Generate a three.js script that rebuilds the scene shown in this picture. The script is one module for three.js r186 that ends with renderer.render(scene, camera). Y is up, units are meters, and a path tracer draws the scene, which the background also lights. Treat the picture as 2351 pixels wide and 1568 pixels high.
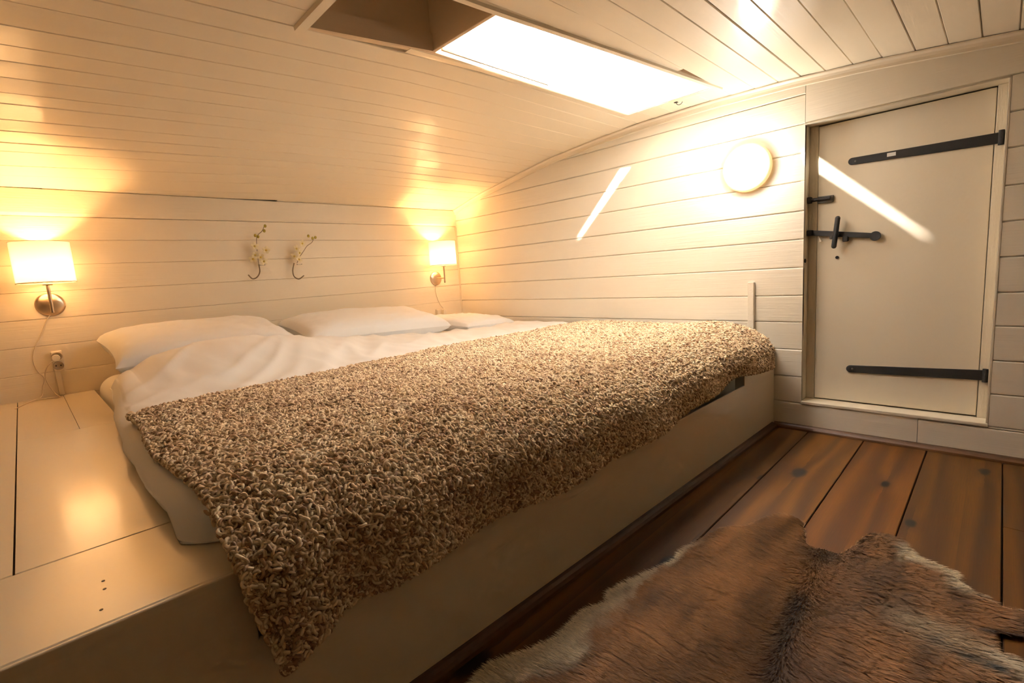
import * as THREE from 'three';
import { mergeGeometries, toCreasedNormals } from 'three/addons/utils/BufferGeometryUtils.js';
import { RoundedBoxGeometry } from 'three/addons/geometries/RoundedBoxGeometry.js';
import { ImprovedNoise } from 'three/addons/math/ImprovedNoise.js';

// ------------------------------------------------------------------ camera, sky, exposure
const V = (x, y, z) => new THREE.Vector3(x, y, z);
const scene = new THREE.Scene();
const camera = new THREE.PerspectiveCamera(69.92, 2351 / 1568, 0.02, 60);
camera.position.set(0, 0.8, 0);
camera.quaternion.setFromRotationMatrix(new THREE.Matrix4().makeBasis(
  V(0.701988, -0.066902, 0.709039), V(0.144802, 0.98819, -0.050121), V(-0.697312, 0.137855, 0.703386)));
camera.updateMatrixWorld();
scene.background = new THREE.Color(0.96, 0.98, 1.02);
scene.backgroundIntensity = 25;
const renderer = new THREE.WebGLRenderer({ antialias: true });
renderer.toneMapping = THREE.LinearToneMapping;
renderer.toneMappingExposure = 1.12;
renderer.shadowMap.enabled = true;
const SCONCE_POWER = 1.2, SCONCE_COLOR = new THREE.Color(1.0, 0.53, 0.20);
const ROUND_POWER = 0.6, ROUND_COLOR = new THREE.Color(1.0, 0.97, 0.92);
const SLIT_POWER = 52;

// ------------------------------------------------------------------ helpers
let seed = 7;
const rnd = () => { seed = (seed * 1664525 + 1013904223) >>> 0; return seed / 4294967296; };
const rr = (a, b) => a + (b - a) * rnd();
const clamp = (x, a = 0, b = 1) => Math.min(b, Math.max(a, x));
const lerp = (a, b, t) => a + (b - a) * t;
const smooth = (a, b, x) => { const t = clamp((x - a) / (b - a)); return t * t * (3 - 2 * t); };
const interp = (x, xs, ys) => {
  if (x <= xs[0]) return ys[0];
  for (let i = 1; i < xs.length; i++) if (x <= xs[i]) return lerp(ys[i - 1], ys[i], (x - xs[i - 1]) / (xs[i] - xs[i - 1]));
  return ys[ys.length - 1];
};
const noise = new ImprovedNoise();
const nz = (x, y, z = 0.37) => noise.noise(x, y, z);
const fbm = (x, y, z = 0.37) => nz(x, y, z) * 0.6 + nz(x * 2.1, y * 2.1, z + 3) * 0.28 + nz(x * 4.3, y * 4.3, z + 7) * 0.12;

const used = {};
const numbered = (name) => { const n = used[name] ?? 0; used[name] = n + 1; return n ? `${name}_${String(n).padStart(3, '0')}` : name; };
function thing(name, label, category, at = [0, 0, 0], group) {
  const o = new THREE.Group(); o.name = numbered(name); o.position.set(...at);
  o.userData = { label, category }; if (group) o.userData.group = group;
  scene.add(o); return o;
}
function struct(name, label, at = [0, 0, 0]) {
  const o = new THREE.Group(); o.name = numbered(name); o.position.set(...at);
  o.userData = { kind: 'structure' }; if (label) o.userData.label = label;
  scene.add(o); return o;
}
function part(name, geo, mat, parent, label, at) {
  const m = new THREE.Mesh(Array.isArray(geo) ? mergeGeometries(geo.map((g) => g.index ? g.toNonIndexed() : g)) : geo, mat);
  m.name = name; if (label) m.userData.label = label; if (at) m.position.set(...at);
  parent.add(m); return m;
}
// closed loft through equal-length loops of points, flat shaded, uv in metres
function loft(sections, caps = true) {
  const P = [], UV = [], n = sections[0].length; let u = 0;
  const around = sections[0].map((p, i) => i ? p.distanceTo(sections[0][i - 1]) : 0);
  for (let i = 1; i < n; i++) around[i] += around[i - 1];
  around.push(around[n - 1] + sections[0][n - 1].distanceTo(sections[0][0]));
  const tri = (a, b, c, ua, ub, uc) => { P.push(a.x, a.y, a.z, b.x, b.y, b.z, c.x, c.y, c.z); UV.push(...ua, ...ub, ...uc); };
  for (let s = 1; s < sections.length; s++) {
    const A = sections[s - 1], B = sections[s], du = A[0].distanceTo(B[0]);
    for (let i = 0; i < n; i++) {
      const j = (i + 1) % n, va = around[i], vb = around[i + 1];
      tri(A[i], B[i], B[j], [u, va], [u + du, va], [u + du, vb]); tri(A[i], B[j], A[j], [u, va], [u + du, vb], [u, vb]);
    }
    u += du;
  }
  if (caps) for (const [S, flip] of [[sections[0], false], [sections[sections.length - 1], true]])
    for (let i = 1; i < n - 1; i++) flip ? tri(S[0], S[i + 1], S[i], [0, 0], [0.01, 0], [0, 0.01]) : tri(S[0], S[i], S[i + 1], [0, 0], [0.01, 0], [0, 0.01]);
  let vol = 0;
  for (let i = 0; i < P.length; i += 9) vol += P[i] * (P[i + 4] * P[i + 8] - P[i + 5] * P[i + 7]) - P[i + 1] * (P[i + 3] * P[i + 8] - P[i + 5] * P[i + 6]) + P[i + 2] * (P[i + 3] * P[i + 7] - P[i + 4] * P[i + 6]);
  if (vol < 0) for (let i = 0; i < P.length; i += 9) for (let k = 0; k < 3; k++) {
    [P[i + 3 + k], P[i + 6 + k]] = [P[i + 6 + k], P[i + 3 + k]];
    if (k < 2) { const q = (i / 9) * 6; [UV[q + 2 + k], UV[q + 4 + k]] = [UV[q + 4 + k], UV[q + 2 + k]]; }
  }
  const g = new THREE.BufferGeometry();
  g.setAttribute('position', new THREE.Float32BufferAttribute(P, 3));
  g.setAttribute('uv', new THREE.Float32BufferAttribute(UV, 2));
  g.computeVertexNormals(); return g;
}
const shiftUV = (g, du, dv) => { const a = g.attributes.uv; for (let i = 0; i < a.count; i++) a.setXY(i, a.getX(i) + du, a.getY(i) + dv); return g; };
// a board with chamfered front edges: corner o, unit axes L (length), W (width), N (front normal)
function board(o, L, W, N, len, wid, thk, bev = 0.004) {
  const sec = (d) => [[bev, 0], [wid - bev, 0], [wid, -bev], [wid, -thk], [0, -thk], [0, -bev]].map(([w, n]) => o.clone().addScaledVector(L, d).addScaledVector(W, w).addScaledVector(N, n));
  return shiftUV(loft([sec(0), sec(len)]), rr(0, 5), rr(0, 5));
}
const boxGeo = (x0, x1, y0, y1, z0, z1, r = 0.0015) => {
  const g = new RoundedBoxGeometry(x1 - x0, y1 - y0, z1 - z0, 2, Math.min(r, (x1 - x0) / 2.1, (y1 - y0) / 2.1, (z1 - z0) / 2.1));
  g.translate((x0 + x1) / 2, (y0 + y1) / 2, (z0 + z1) / 2); return g;
};
const tube = (pts, r, seg = 24, rad = 8) => new THREE.TubeGeometry(new THREE.CatmullRomCurve3(pts.map((p) => V(...p))), seg, r, rad, false);
// grid surface from f(u, v) -> Vector3
function sheet(f, nu, nv) {
  const P = [], UV = [], I = [];
  for (let j = 0; j <= nv; j++) for (let i = 0; i <= nu; i++) { const p = f(i / nu, j / nv); P.push(p.x, p.y, p.z); UV.push(i / nu * 2.2, j / nv * 2); }
  for (let j = 0; j < nv; j++) for (let i = 0; i < nu; i++) { const a = j * (nu + 1) + i, b = a + nu + 1; I.push(a, b, a + 1, b, b + 1, a + 1); }
  const g = new THREE.BufferGeometry();
  g.setAttribute('position', new THREE.Float32BufferAttribute(P, 3)); g.setAttribute('uv', new THREE.Float32BufferAttribute(UV, 2));
  g.setIndex(I); g.computeVertexNormals(); return g;
}

// ------------------------------------------------------------------ textures and materials
function dataTex(w, h, fn, color = false) {
  const d = new Uint8Array(w * h * 4);
  for (let y = 0; y < h; y++) for (let x = 0; x < w; x++) {
    const c = fn(x / w, y / h), k = (y * w + x) * 4;
    if (typeof c === 'number') d[k] = d[k + 1] = d[k + 2] = clamp(c) * 255; else for (let i = 0; i < 3; i++) d[k + i] = clamp(c[i]) * 255;
    d[k + 3] = 255;
  }
  const t = new THREE.DataTexture(d, w, h); t.wrapS = t.wrapT = THREE.RepeatWrapping;
  t.magFilter = THREE.LinearFilter; t.minFilter = THREE.LinearMipmapLinearFilter; t.generateMipmaps = true;
  if (color) t.colorSpace = THREE.SRGBColorSpace;
  t.needsUpdate = true; return t;
}
// tileable noise by blending
const tile = (u, v, f) => { const a = f(u, v), b = f(u - 1, v), c = f(u, v - 1), d = f(u - 1, v - 1); return lerp(lerp(a, b, u), lerp(c, d, u), v); };
const paintBump = dataTex(512, 256, (u, v) => 0.5 + tile(u, v, (a, b) => 0.9 * nz(a * 5, b * 90) * 0.5 + 0.8 * fbm(a * 7, b * 9) * 0.7 + 0.3 * nz(a * 60, b * 60) * 0.5));
paintBump.repeat.set(0.9, 2.2);
const plasterBump = dataTex(512, 512, (u, v) => 0.5 + tile(u, v, (a, b) => 0.8 * fbm(a * 14, b * 14) + 0.35 * nz(a * 55, b * 55) + (nz(a * 26, b * 26, 9) > 0.55 ? 0.3 : 0)));
plasterBump.repeat.set(1.4, 1.4);
const fabricBump = dataTex(256, 256, (u, v) => 0.5 + 0.25 * Math.sin(u * 256 * Math.PI / 2) * Math.sin(v * 256 * Math.PI / 2) + 0.2 * tile(u, v, (a, b) => fbm(a * 12, b * 12)));
fabricBump.repeat.set(6, 6);
const woodColor = [0, 1, 2].map((k) => {
  const kn = [[0.2, 0.35], [0.57, 0.7], [0.85, 0.42]].map(([a, b]) => [(a + 0.23 * k) % 1, 0.15 + (b + 0.27 * k) % 0.7]);
  return dataTex(1024, 256, (u, v) => {
    let bend = 0, dark = 0, halo = 0;
    for (const [ku, kv] of kn) {
      const ks = ku * 7.3 % 1 * 0.9 + 0.55, dx = (u - ku) * 2.0 * ks + 0.006 * nz(u * 90, v * 12), dy = (v - kv) * 0.25 * ks + 0.004 * nz(u * 60, v * 14, 4);
      bend += 0.10 * Math.exp(-(dx * dx * 60 + dy * dy * 300)) * Math.sign(dy || 1);
      dark += Math.max(0, 2.2 * Math.exp(-(dx * dx * 900 + dy * dy * 3600)) - 0.5); halo += Math.exp(-(dx * dx * 260 + dy * dy * 2200));
    }
    const w = (a, b) => tile(u, v, (p, q) => nz(p * a, q * b, k * 3.1));
    const ring = Math.sin(((v + bend) * 9 + 1.6 * w(2, 3)) * 2.3 + 2 * w(1.5, 7));
    const fine = w(22, 120), t = clamp(0.5 + 0.32 * ring + 0.25 * fine + 0.35 * w(3, 6) - 0.35 * halo);
    const d = clamp(dark * 1.1);
    return [lerp(lerp(0.28, 0.47, t), 0.09, d), lerp(lerp(0.165, 0.30, t), 0.05, d), lerp(lerp(0.035, 0.07, t), 0.03, d)];
  }, true);
});
for (const t of woodColor) t.repeat.set(0.5, 4);
const lin = (r, g, b) => new THREE.Color().setRGB(r, g, b);
const PAINT = lin(0.83, 0.715, 0.535);
const M = {
  ceiling: new THREE.MeshPhysicalMaterial({ color: PAINT, roughness: 0.45, clearcoat: 0.6, clearcoatRoughness: 0.12, bumpMap: paintBump, bumpScale: 0.0008 }),
  wall: new THREE.MeshPhysicalMaterial({ color: PAINT, roughness: 0.5, clearcoat: 0.2, clearcoatRoughness: 0.3, bumpMap: paintBump, bumpScale: 0.001 }),
  platform: new THREE.MeshPhysicalMaterial({ color: PAINT, roughness: 0.35, clearcoat: 0.9, clearcoatRoughness: 0.13, bumpMap: paintBump, bumpScale: 0.0006 }),
  gable: new THREE.MeshPhysicalMaterial({ color: lin(0.84, 0.765, 0.63), roughness: 0.5, clearcoat: 0.2, clearcoatRoughness: 0.3, bumpMap: paintBump, bumpScale: 0.001 }),  // same paint as the other walls, whitened in place of brighter daylight
  back: new THREE.MeshStandardMaterial({ color: lin(0.55, 0.45, 0.32), roughness: 0.9 }),
  shell: new THREE.MeshStandardMaterial({ color: lin(0.62, 0.52, 0.40), roughness: 0.9 }),
  unseenWall: new THREE.MeshStandardMaterial({ color: lin(0.82, 0.68, 0.46), roughness: 0.8 }),  // walls out of view, tone chosen for the warm light they bounce
  door: new THREE.MeshPhysicalMaterial({ color: lin(0.82, 0.725, 0.56), roughness: 0.55, clearcoat: 0.15, clearcoatRoughness: 0.35, bumpMap: plasterBump, bumpScale: 0.0009 }),
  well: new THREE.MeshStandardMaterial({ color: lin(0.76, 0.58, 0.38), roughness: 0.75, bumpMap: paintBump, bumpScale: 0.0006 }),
  iron: new THREE.MeshStandardMaterial({ color: lin(0.018, 0.015, 0.013), roughness: 0.55, metalness: 0.3, bumpMap: plasterBump, bumpScale: 0.001 }),
  ironGrey: new THREE.MeshStandardMaterial({ color: lin(0.09, 0.08, 0.065), roughness: 0.45, metalness: 0.5 }),
  sticker: new THREE.MeshStandardMaterial({ color: lin(0.75, 0.72, 0.66), roughness: 0.6 }),
  hole: new THREE.MeshStandardMaterial({ color: lin(0.012, 0.01, 0.008), roughness: 0.9 }),
  wood: [0, 1, 2, 3, 4].map((k) => new THREE.MeshPhysicalMaterial({ map: woodColor[k % 3], color: lin(...[[0.82, 0.78, 0.7], [0.68, 0.64, 0.6], [0.84, 0.72, 0.62], [0.78, 0.8, 0.7], [0.66, 0.63, 0.6]][k]), roughness: 0.55, specularIntensity: 0.6, clearcoat: 0.08, clearcoatRoughness: 0.3 })),
  moulding: new THREE.MeshStandardMaterial({ map: woodColor[1], color: lin(0.55, 0.5, 0.5), roughness: 0.5 }),
  linen: new THREE.MeshPhysicalMaterial({ side: THREE.DoubleSide, color: lin(0.92, 0.90, 0.87), roughness: 0.9, sheen: 0.3, sheenRoughness: 0.6, sheenColor: lin(1, 1, 1), bumpMap: fabricBump, bumpScale: 0.0006 }),
  mattress: new THREE.MeshStandardMaterial({ color: lin(0.84, 0.79, 0.70), roughness: 0.9, bumpMap: fabricBump, bumpScale: 0.001 }),
  blanketBase: new THREE.MeshStandardMaterial({ side: THREE.DoubleSide, color: lin(0.32, 0.21, 0.11), roughness: 1 }),
  wool: new THREE.MeshPhysicalMaterial({ color: lin(1, 1, 1), roughness: 0.85, sheen: 0.4, sheenRoughness: 0.5, sheenColor: lin(0.8, 0.7, 0.55) }),
  hideBase: new THREE.MeshStandardMaterial({ color: lin(0.22, 0.12, 0.055), roughness: 1 }),
  fur: new THREE.MeshStandardMaterial({ side: THREE.DoubleSide, color: lin(1, 1, 1), roughness: 0.6 }),
  shade: new THREE.MeshPhysicalMaterial({ side: THREE.DoubleSide, color: lin(0.88, 0.85, 0.80), roughness: 0.95, transmission: 0.12, thickness: 0 }),
  diffuser: new THREE.MeshPhysicalMaterial({ side: THREE.DoubleSide, color: lin(0.88, 0.85, 0.80), roughness: 0.95, transmission: 0.42, thickness: 0 }),
  bulb: new THREE.MeshStandardMaterial({ color: lin(1, 0.9, 0.7), emissive: SCONCE_COLOR.clone().lerp(lin(1, 0.85, 0.6), 0.5), emissiveIntensity: 40, roughness: 0.4 }),
  brass: new THREE.MeshStandardMaterial({ color: lin(0.62, 0.48, 0.34), roughness: 0.28, metalness: 1 }),
  opal: new THREE.MeshStandardMaterial({ color: lin(0.9, 0.88, 0.84), emissive: ROUND_COLOR, emissiveIntensity: 3, roughness: 0.35 }),
  lampBase: new THREE.MeshPhysicalMaterial({ color: lin(0.82, 0.70, 0.50), roughness: 0.4, clearcoat: 0.3 }),
  lampRim: new THREE.MeshPhysicalMaterial({ color: lin(0.82, 0.70, 0.50), emissive: lin(1, 0.58, 0.22), emissiveIntensity: 0.8, roughness: 0.4 }),  // amber emission put in place of the lamplight on the rim
  plastic: new THREE.MeshPhysicalMaterial({ color: lin(0.74, 0.64, 0.48), roughness: 0.4 }),
  plasticDark: new THREE.MeshStandardMaterial({ color: lin(0.20, 0.13, 0.07), roughness: 0.6 }),
  socketFace: new THREE.MeshStandardMaterial({ color: lin(0.40, 0.30, 0.18), roughness: 0.5 }),
  cord: new THREE.MeshStandardMaterial({ color: lin(0.66, 0.54, 0.38), roughness: 0.6 }),
  blind: new THREE.MeshPhysicalMaterial({ color: lin(0.95, 0.95, 0.94), roughness: 1, transmission: 0.6, thickness: 0, side: THREE.DoubleSide }),
  pane: new THREE.MeshPhysicalMaterial({ color: lin(1, 1, 1), roughness: 0.02, transmission: 1, thickness: 0, ior: 1.5 }),
  glass: new THREE.MeshPhysicalMaterial({ side: THREE.DoubleSide, color: lin(1, 1, 1), roughness: 0.03, transmission: 1, thickness: 0, ior: 1.45 }),
  solidGlass: new THREE.MeshPhysicalMaterial({ color: lin(1, 1, 1), roughness: 0.02, transmission: 1, thickness: 0.004, ior: 1.5 }),
  petal: new THREE.MeshPhysicalMaterial({ color: lin(0.92, 0.80, 0.52), roughness: 0.8, transmission: 0.2, thickness: 0, side: THREE.DoubleSide }),
  heart: new THREE.MeshStandardMaterial({ color: lin(0.62, 0.44, 0.08), roughness: 0.7 }),
  bud: new THREE.MeshStandardMaterial({ color: lin(0.40, 0.31, 0.03), roughness: 0.6 }),
  stem: new THREE.MeshStandardMaterial({ color: lin(0.22, 0.145, 0.065), roughness: 0.6 }),
};

// ------------------------------------------------------------------ the room's measures
const XG = 2.446, ZH = -3.0, XL = -1.5, ZF = 2.0, YP = 0.39;          // gable, head wall, far left, rear, platform top
const footZ = (x) => -0.735 - 0.0225 * (XG - x);                       // front plane of the platform, a little askew
const PZ = [-3.0, -2.69, -2.43, -2.03, -1.69, -1.4, -1.0, -0.66, -0.36, 0, 0.5, 1.0, 2.0];
const PY = [1.30, 1.376, 1.42, 1.485, 1.517, 1.536, 1.541, 1.532, 1.512, 1.475, 1.42, 1.36, 1.22];
const ceilY = (z) => interp(z, PZ, PY);
const bow = (x, z) => (x < 1.25 ? -0.105 * (1.25 - x) * smooth(-0.72, -1.05, z) : 0);   // the boards run slightly out of square
const X0 = 0.69, XB = 1.08, X1 = 2.258;                                // skylight well: left end, partition, right end
const zLow = (x) => interp(x, [X0, XB, X1], [-1.447, -1.366, -1.352]);
const zUp = (x) => interp(x, [X0, XB, X1], [-1.105, -1.064, -0.922]);

// ------------------------------------------------------------------ floor
{
  const floor = struct('floor', 'varnished reddish brown pine floorboards with dark knots');
  const seams = [-0.99, -0.79, -0.585, -0.377, -0.173, 0.038, 0.244, 0.45, 0.656, 0.862, 1.07, 1.28, 1.49, 1.70, 1.91, 2.1];
  const cuts = { 4: [], 5: [1.86], 7: [0.7], 9: [1.2], 2: [] };
  for (let i = 0; i + 1 < seams.length; i++) {
    const xs = [XL - 0.02, ...(cuts[i] ?? []), XG + 0.01];
    for (let k = 0; k + 1 < xs.length; k++) {
      const g = board(V(xs[k] + 0.001, 0, seams[i + 1] - 0.0014), V(1, 0, 0), V(0, 0, -1), V(0, 1, 0), xs[k + 1] - xs[k] - 0.002, seams[i + 1] - seams[i] - 0.0028, 0.02, 0.002);
      part('plank', g, M.wood[(i * 2 + k * 3 + 1) % 5], floor);
    }
  }
  part('subfloor', boxGeo(XL - 0.1, XG + 0.15, -0.09, -0.022, ZH - 0.1, ZF + 0.1, 0.002), M.hole, floor);
}
// quarter round mouldings at the floor
{
  const q = (r) => [[0, 0], [r, 0], [r * 0.92, r * 0.38], [r * 0.7, r * 0.7], [r * 0.38, r * 0.92], [0, r]];
  const t1 = struct('trim_1', 'dark brown quarter round moulding along the platform front');
  const sec = (x) => q(0.024).map(([a, b]) => V(x, b + 0.0005, footZ(x) + 0.001 + a));
  part('moulding', loft([sec(XL + 0.01), sec(XG - 0.027)]), M.moulding, t1);
  const t2 = struct('trim_2', 'dark brown quarter round moulding along the gable wall');
  const sec2 = (z) => q(0.022).map(([a, b]) => V(XG - 0.001 - a, b + 0.0005, z));
  part('moulding', loft([sec2(footZ(XG) + 0.005), sec2(ZF - 0.01)]), M.moulding, t2);
}

// ------------------------------------------------------------------ ceiling of narrow boards on a low arch
{
  const ceiling = struct('ceiling', 'cream painted tongue and groove board ceiling on a low arch');
  const seams = [-3.14, -3.06, -2.965, -2.87, -2.755, -2.665, -2.545, -2.465, -2.365, -2.275, -2.16, -2.085, -1.992, -1.895, -1.80, -1.692, -1.578, -1.489, -1.395, -1.30, -1.205, -1.11, -1.015, -0.915, -0.815, -0.72, -0.635, -0.545, -0.452, -0.36, -0.262, -0.172, -0.085, 0.003];
  for (let z = 0.1; z < 2.1; z += 0.098) seams.push(z);
  const th = 0.016;
  const plank = (fa, fb, x0, x1) => {                                   // fa, fb: z of the two edges at x
    const n = Math.max(1, Math.ceil((x1 - x0) / 0.35)), tilt = rr(-0.0011, 0.0011), lift = rr(0, 0.0012), secs = [];
    for (let i = 0; i <= n; i++) {
      const x = lerp(x0, x1, i / n), a = Math.max(fa(x), ZH + 0.0), b = Math.max(fb(x), ZH + 0.0);
      if (b - a < 0.012) { if (secs.length) break; continue; }
      const g = 0.0005, bv = 0.0024, y = (z) => ceilY(z) + lift + tilt * ((z - a) / (b - a) * 2 - 1);
      secs.push([V(x, y(a) + bv, a + g), V(x, y(a + bv), a + g + bv), V(x, y(b - bv), b - g - bv), V(x, y(b) + bv, b - g), V(x, y(b) + th, b - g), V(x, y(a) + th, a + g)]);
    }
    if (secs.length > 1) part('plank', shiftUV(loft(secs), rr(0, 5), rr(0, 5)), M.ceiling, ceiling);
  };
  for (let i = 0; i + 1 < seams.length; i++) {
    const fa = (x) => seams[i] + bow(x, seams[i]), fb = (x) => seams[i + 1] + bow(x, seams[i + 1]);
    const clear = (lo, hi) => [0, 0.5, 1].every((t) => { const x = lerp(X0, X1, t); return fb(x) <= zLow(x) + 1e-3 || fa(x) >= zUp(x) - 1e-3; });
    if (clear()) { plank(fa, fb, XL, XG); continue; }
    plank(fa, fb, XL, X0); plank(fa, fb, X1, XG);
    const low = (x) => Math.min(fb(x), zLow(x)), up = (x) => Math.max(fa(x), zUp(x));
    if ([0, 0.5, 1].some((t) => { const x = lerp(X0, X1, t); return low(x) - fa(x) > 0.012; })) plank(fa, low, X0, X1);
    if ([0, 0.5, 1].some((t) => { const x = lerp(X0, X1, t); return fb(x) - up(x) > 0.012; })) plank(up, fb, X0, X1);
  }
  // unseen roof deck above the boards, blocks sky light except at the skylight well
  const deck = (x0, x1, zs) => { const za = zs(x0), zb = zs(x1); return loft(za.map((z, i) => [V(x0, ceilY(z) + 0.02, z), V(x1, ceilY(zb[i]) + 0.02, zb[i]), V(x1, ceilY(zb[i]) + 0.07, zb[i]), V(x0, ceilY(z) + 0.07, z)])); };
  const rng = (a, b, n = 12) => Array.from({ length: n + 1 }, (_, i) => lerp(a, b, i / n));
  part('unseen_roof_deck', [deck(XL - 0.1, X0 - 0.001, () => rng(ZH - 0.1, ZF + 0.1, 30)), deck(X1 + 0.001, XG + 0.15, () => rng(ZH - 0.1, ZF + 0.1, 30)),
    deck(X0 - 0.001, XB, (x) => rng(ZH - 0.1, zLow(x) - 0.001)), deck(XB, X1 + 0.001, (x) => rng(ZH - 0.1, zLow(x) - 0.001)),
    deck(X0 - 0.001, XB, (x) => rng(zUp(x) + 0.001, ZF + 0.1)), deck(XB, X1 + 0.001, (x) => rng(zUp(x) + 0.001, ZF + 0.1))], M.back, ceiling);
}

// ------------------------------------------------------------------ skylight well: closed dark part on the left, glazed part with a white blind on the right
{
  const w = struct('window_1', 'bright skylight with white blind beside a dark boarded well');
  const slab = (a, b, y0a, y0b, y1, dx, dz) => loft([[a, y0a], [b, y0b]].map(([p, y0]) => [V(p[0], y0, p[1]), V(p[0] + dx, y0, p[1] + dz), V(p[0] + dx, y1, p[1] + dz), V(p[0], y1, p[1])]));
  const low = (x) => [x, zLow(x)], up = (x) => [x, zUp(x)], yL = (x) => ceilY(zLow(x)) + 0.002, yU = (x) => ceilY(zUp(x)) + 0.002;
  // the well's sides, with a thin lower lining board
  part('well_side', [slab(low(X0), low(XB), yL(X0), yL(XB), 2.1, 0, -0.02)], M.well, w);
  part('well_side', [slab(low(XB), low(X1), yL(XB), yL(X1), 1.78, 0, -0.02)], M.well, w);
  part('well_side', [slab(up(X0), up(XB), yU(X0), yU(XB), 2.1, 0, 0.02)], M.well, w);
  part('well_side', [slab(up(XB), up(X1), yU(XB), yU(X1), 1.78, 0, 0.02)], M.well, w);
  part('well_end', boxGeo(X0 - 0.02, X0, ceilY(-1.3) + 0.002, 2.1, zLow(X0) - 0.02, zUp(X0) + 0.02), M.well, w);
  part('well_end', boxGeo(X1, X1 + 0.02, ceilY(-1.2) + 0.002, 1.78, zLow(X1) - 0.02, zUp(X1) + 0.02), M.well, w);
  part('lid', boxGeo(X0 - 0.02, XB + 0.02, 2.1, 2.12, -1.48, -1.03), M.well, w);
  part('lining_board', slab([X0, zLow(X0) + 0.0005], [XB - 0.004, zLow(XB) + 0.0005], yL(X0), yL(XB), 1.592, 0, 0.006), M.well, w);
  part('partition', boxGeo(XB - 0.004, XB + 0.010, 1.5405, 2.1, zLow(XB) - 0.004, zUp(XB) + 0.004, 0.002), M.well, w);
  part('casing', loft([0, 1].map((t) => { const z = lerp(zLow(X0) - 0.012, zUp(X0) + 0.03, t), y = ceilY(z); return [V(X0 - 0.030, y + 0.004, z), V(X0 - 0.028, y - 0.010, z), V(X0 - 0.002, y - 0.010, z), V(X0, y - 0.008, z), V(X0, y + 0.016, z)]; })), M.ceiling, w);
  part('casing', loft([X0 - 0.03, XB, 1.7, X1 + 0.03].map((x) => { const z = zUp(x), y = ceilY(z); return [V(x, y + 0.016, z), V(x, y - 0.006, z), V(x, y - 0.008, z + 0.002), V(x, y - 0.008, z + 0.020), V(x, y + 0.004, z + 0.022)]; })), M.ceiling, w);
  // white blind flush with the opening; gaps cut so an added lamp throws slivers
  const S = V(1.15, 1.70, -1.22), yb = 1.544;
  const onBlind = (t) => { const k = (yb - S.y) / (t[1] - S.y); return [lerp(S.x, t[0], k), lerp(S.z, t[2], k)]; };
  const gaps = [[[XG, 1.327, -1.462], [XG, 1.331, -1.526], [XG, 0.985, -1.842], [XG, 0.982, -1.828]], [[2.516, 1.215, -0.60], [2.516, 1.145, -0.58], [2.516, 0.828, -0.214], [2.516, 0.832, -0.209]]].map((q) => q.map(onBlind));
  const sh = new THREE.Shape([[XB + 0.011, zLow(XB) + 0.002], [X1 - 0.001, zLow(X1) + 0.002], [X1 - 0.001, zUp(X1) - 0.002], [XB + 0.011, zUp(XB) - 0.002]].map(([a, b]) => new THREE.Vector2(a, -b)));
  for (const q of gaps) sh.holes.push(new THREE.Path(q.map(([a, b]) => new THREE.Vector2(a, -b))));
  const bg = new THREE.ShapeGeometry(sh); bg.rotateX(-Math.PI / 2); bg.translate(0, yb, 0);
  part('blind', bg, M.blind, w);
  part('blind_rail', loft([XB + 0.012, 1.62].map((x) => [V(x, 1.537, zLow(x) + 0.026), V(x, 1.537, zLow(x) + 0.034), V(x, 1.543, zLow(x) + 0.034), V(x, 1.543, zLow(x) + 0.026)])), M.plastic, w);
  part('pane', boxGeo(XB + 0.012, X1, 1.74, 1.744, -1.365, -0.925, 0.001), M.pane, w);
  // added lamp in the well, out of view, standing in for sunlight slivers
  const lamp = new THREE.SpotLight(lin(1, 0.96, 0.90), SLIT_POWER, 0, 0.75, 0.05, 2);
  lamp.position.copy(S); lamp.target.position.set(XG, 0.75, -1.0); lamp.shadow.radius = 0.25;
  const dir = lamp.target.position.clone().sub(S).normalize(), qn = new THREE.Quaternion().setFromUnitVectors(V(0, 1, 0), dir);
  const hg = new THREE.LatheGeometry([[0.008, -0.03], [0.016, -0.028], [0.020, -0.005], [0.0215, 0.0], [0.0195, 0.0], [0.015, -0.012], [0.006, -0.016]].map(([a, b]) => new THREE.Vector2(a, b)), 20); hg.applyQuaternion(qn); hg.translate(...dir.clone().multiplyScalar(-0.006).toArray());
  const t = part('spotlight', [hg, boxGeo(-0.06, -0.018, -0.004, 0.004, -0.004, 0.004)], M.plastic, w, 'added lamp out of view in the skylight well, throws the two bright slivers', S.toArray());
  part('bulb', new THREE.SphereGeometry(0.005, 12, 8), new THREE.MeshStandardMaterial({ color: lin(1, 1, 1), emissive: lin(1, 0.93, 0.82), emissiveIntensity: 5 }), t);
  scene.add(lamp, lamp.target); lamp.name = 'added_spotlight_light'; lamp.target.name = 'added_spotlight_target';
}

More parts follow.
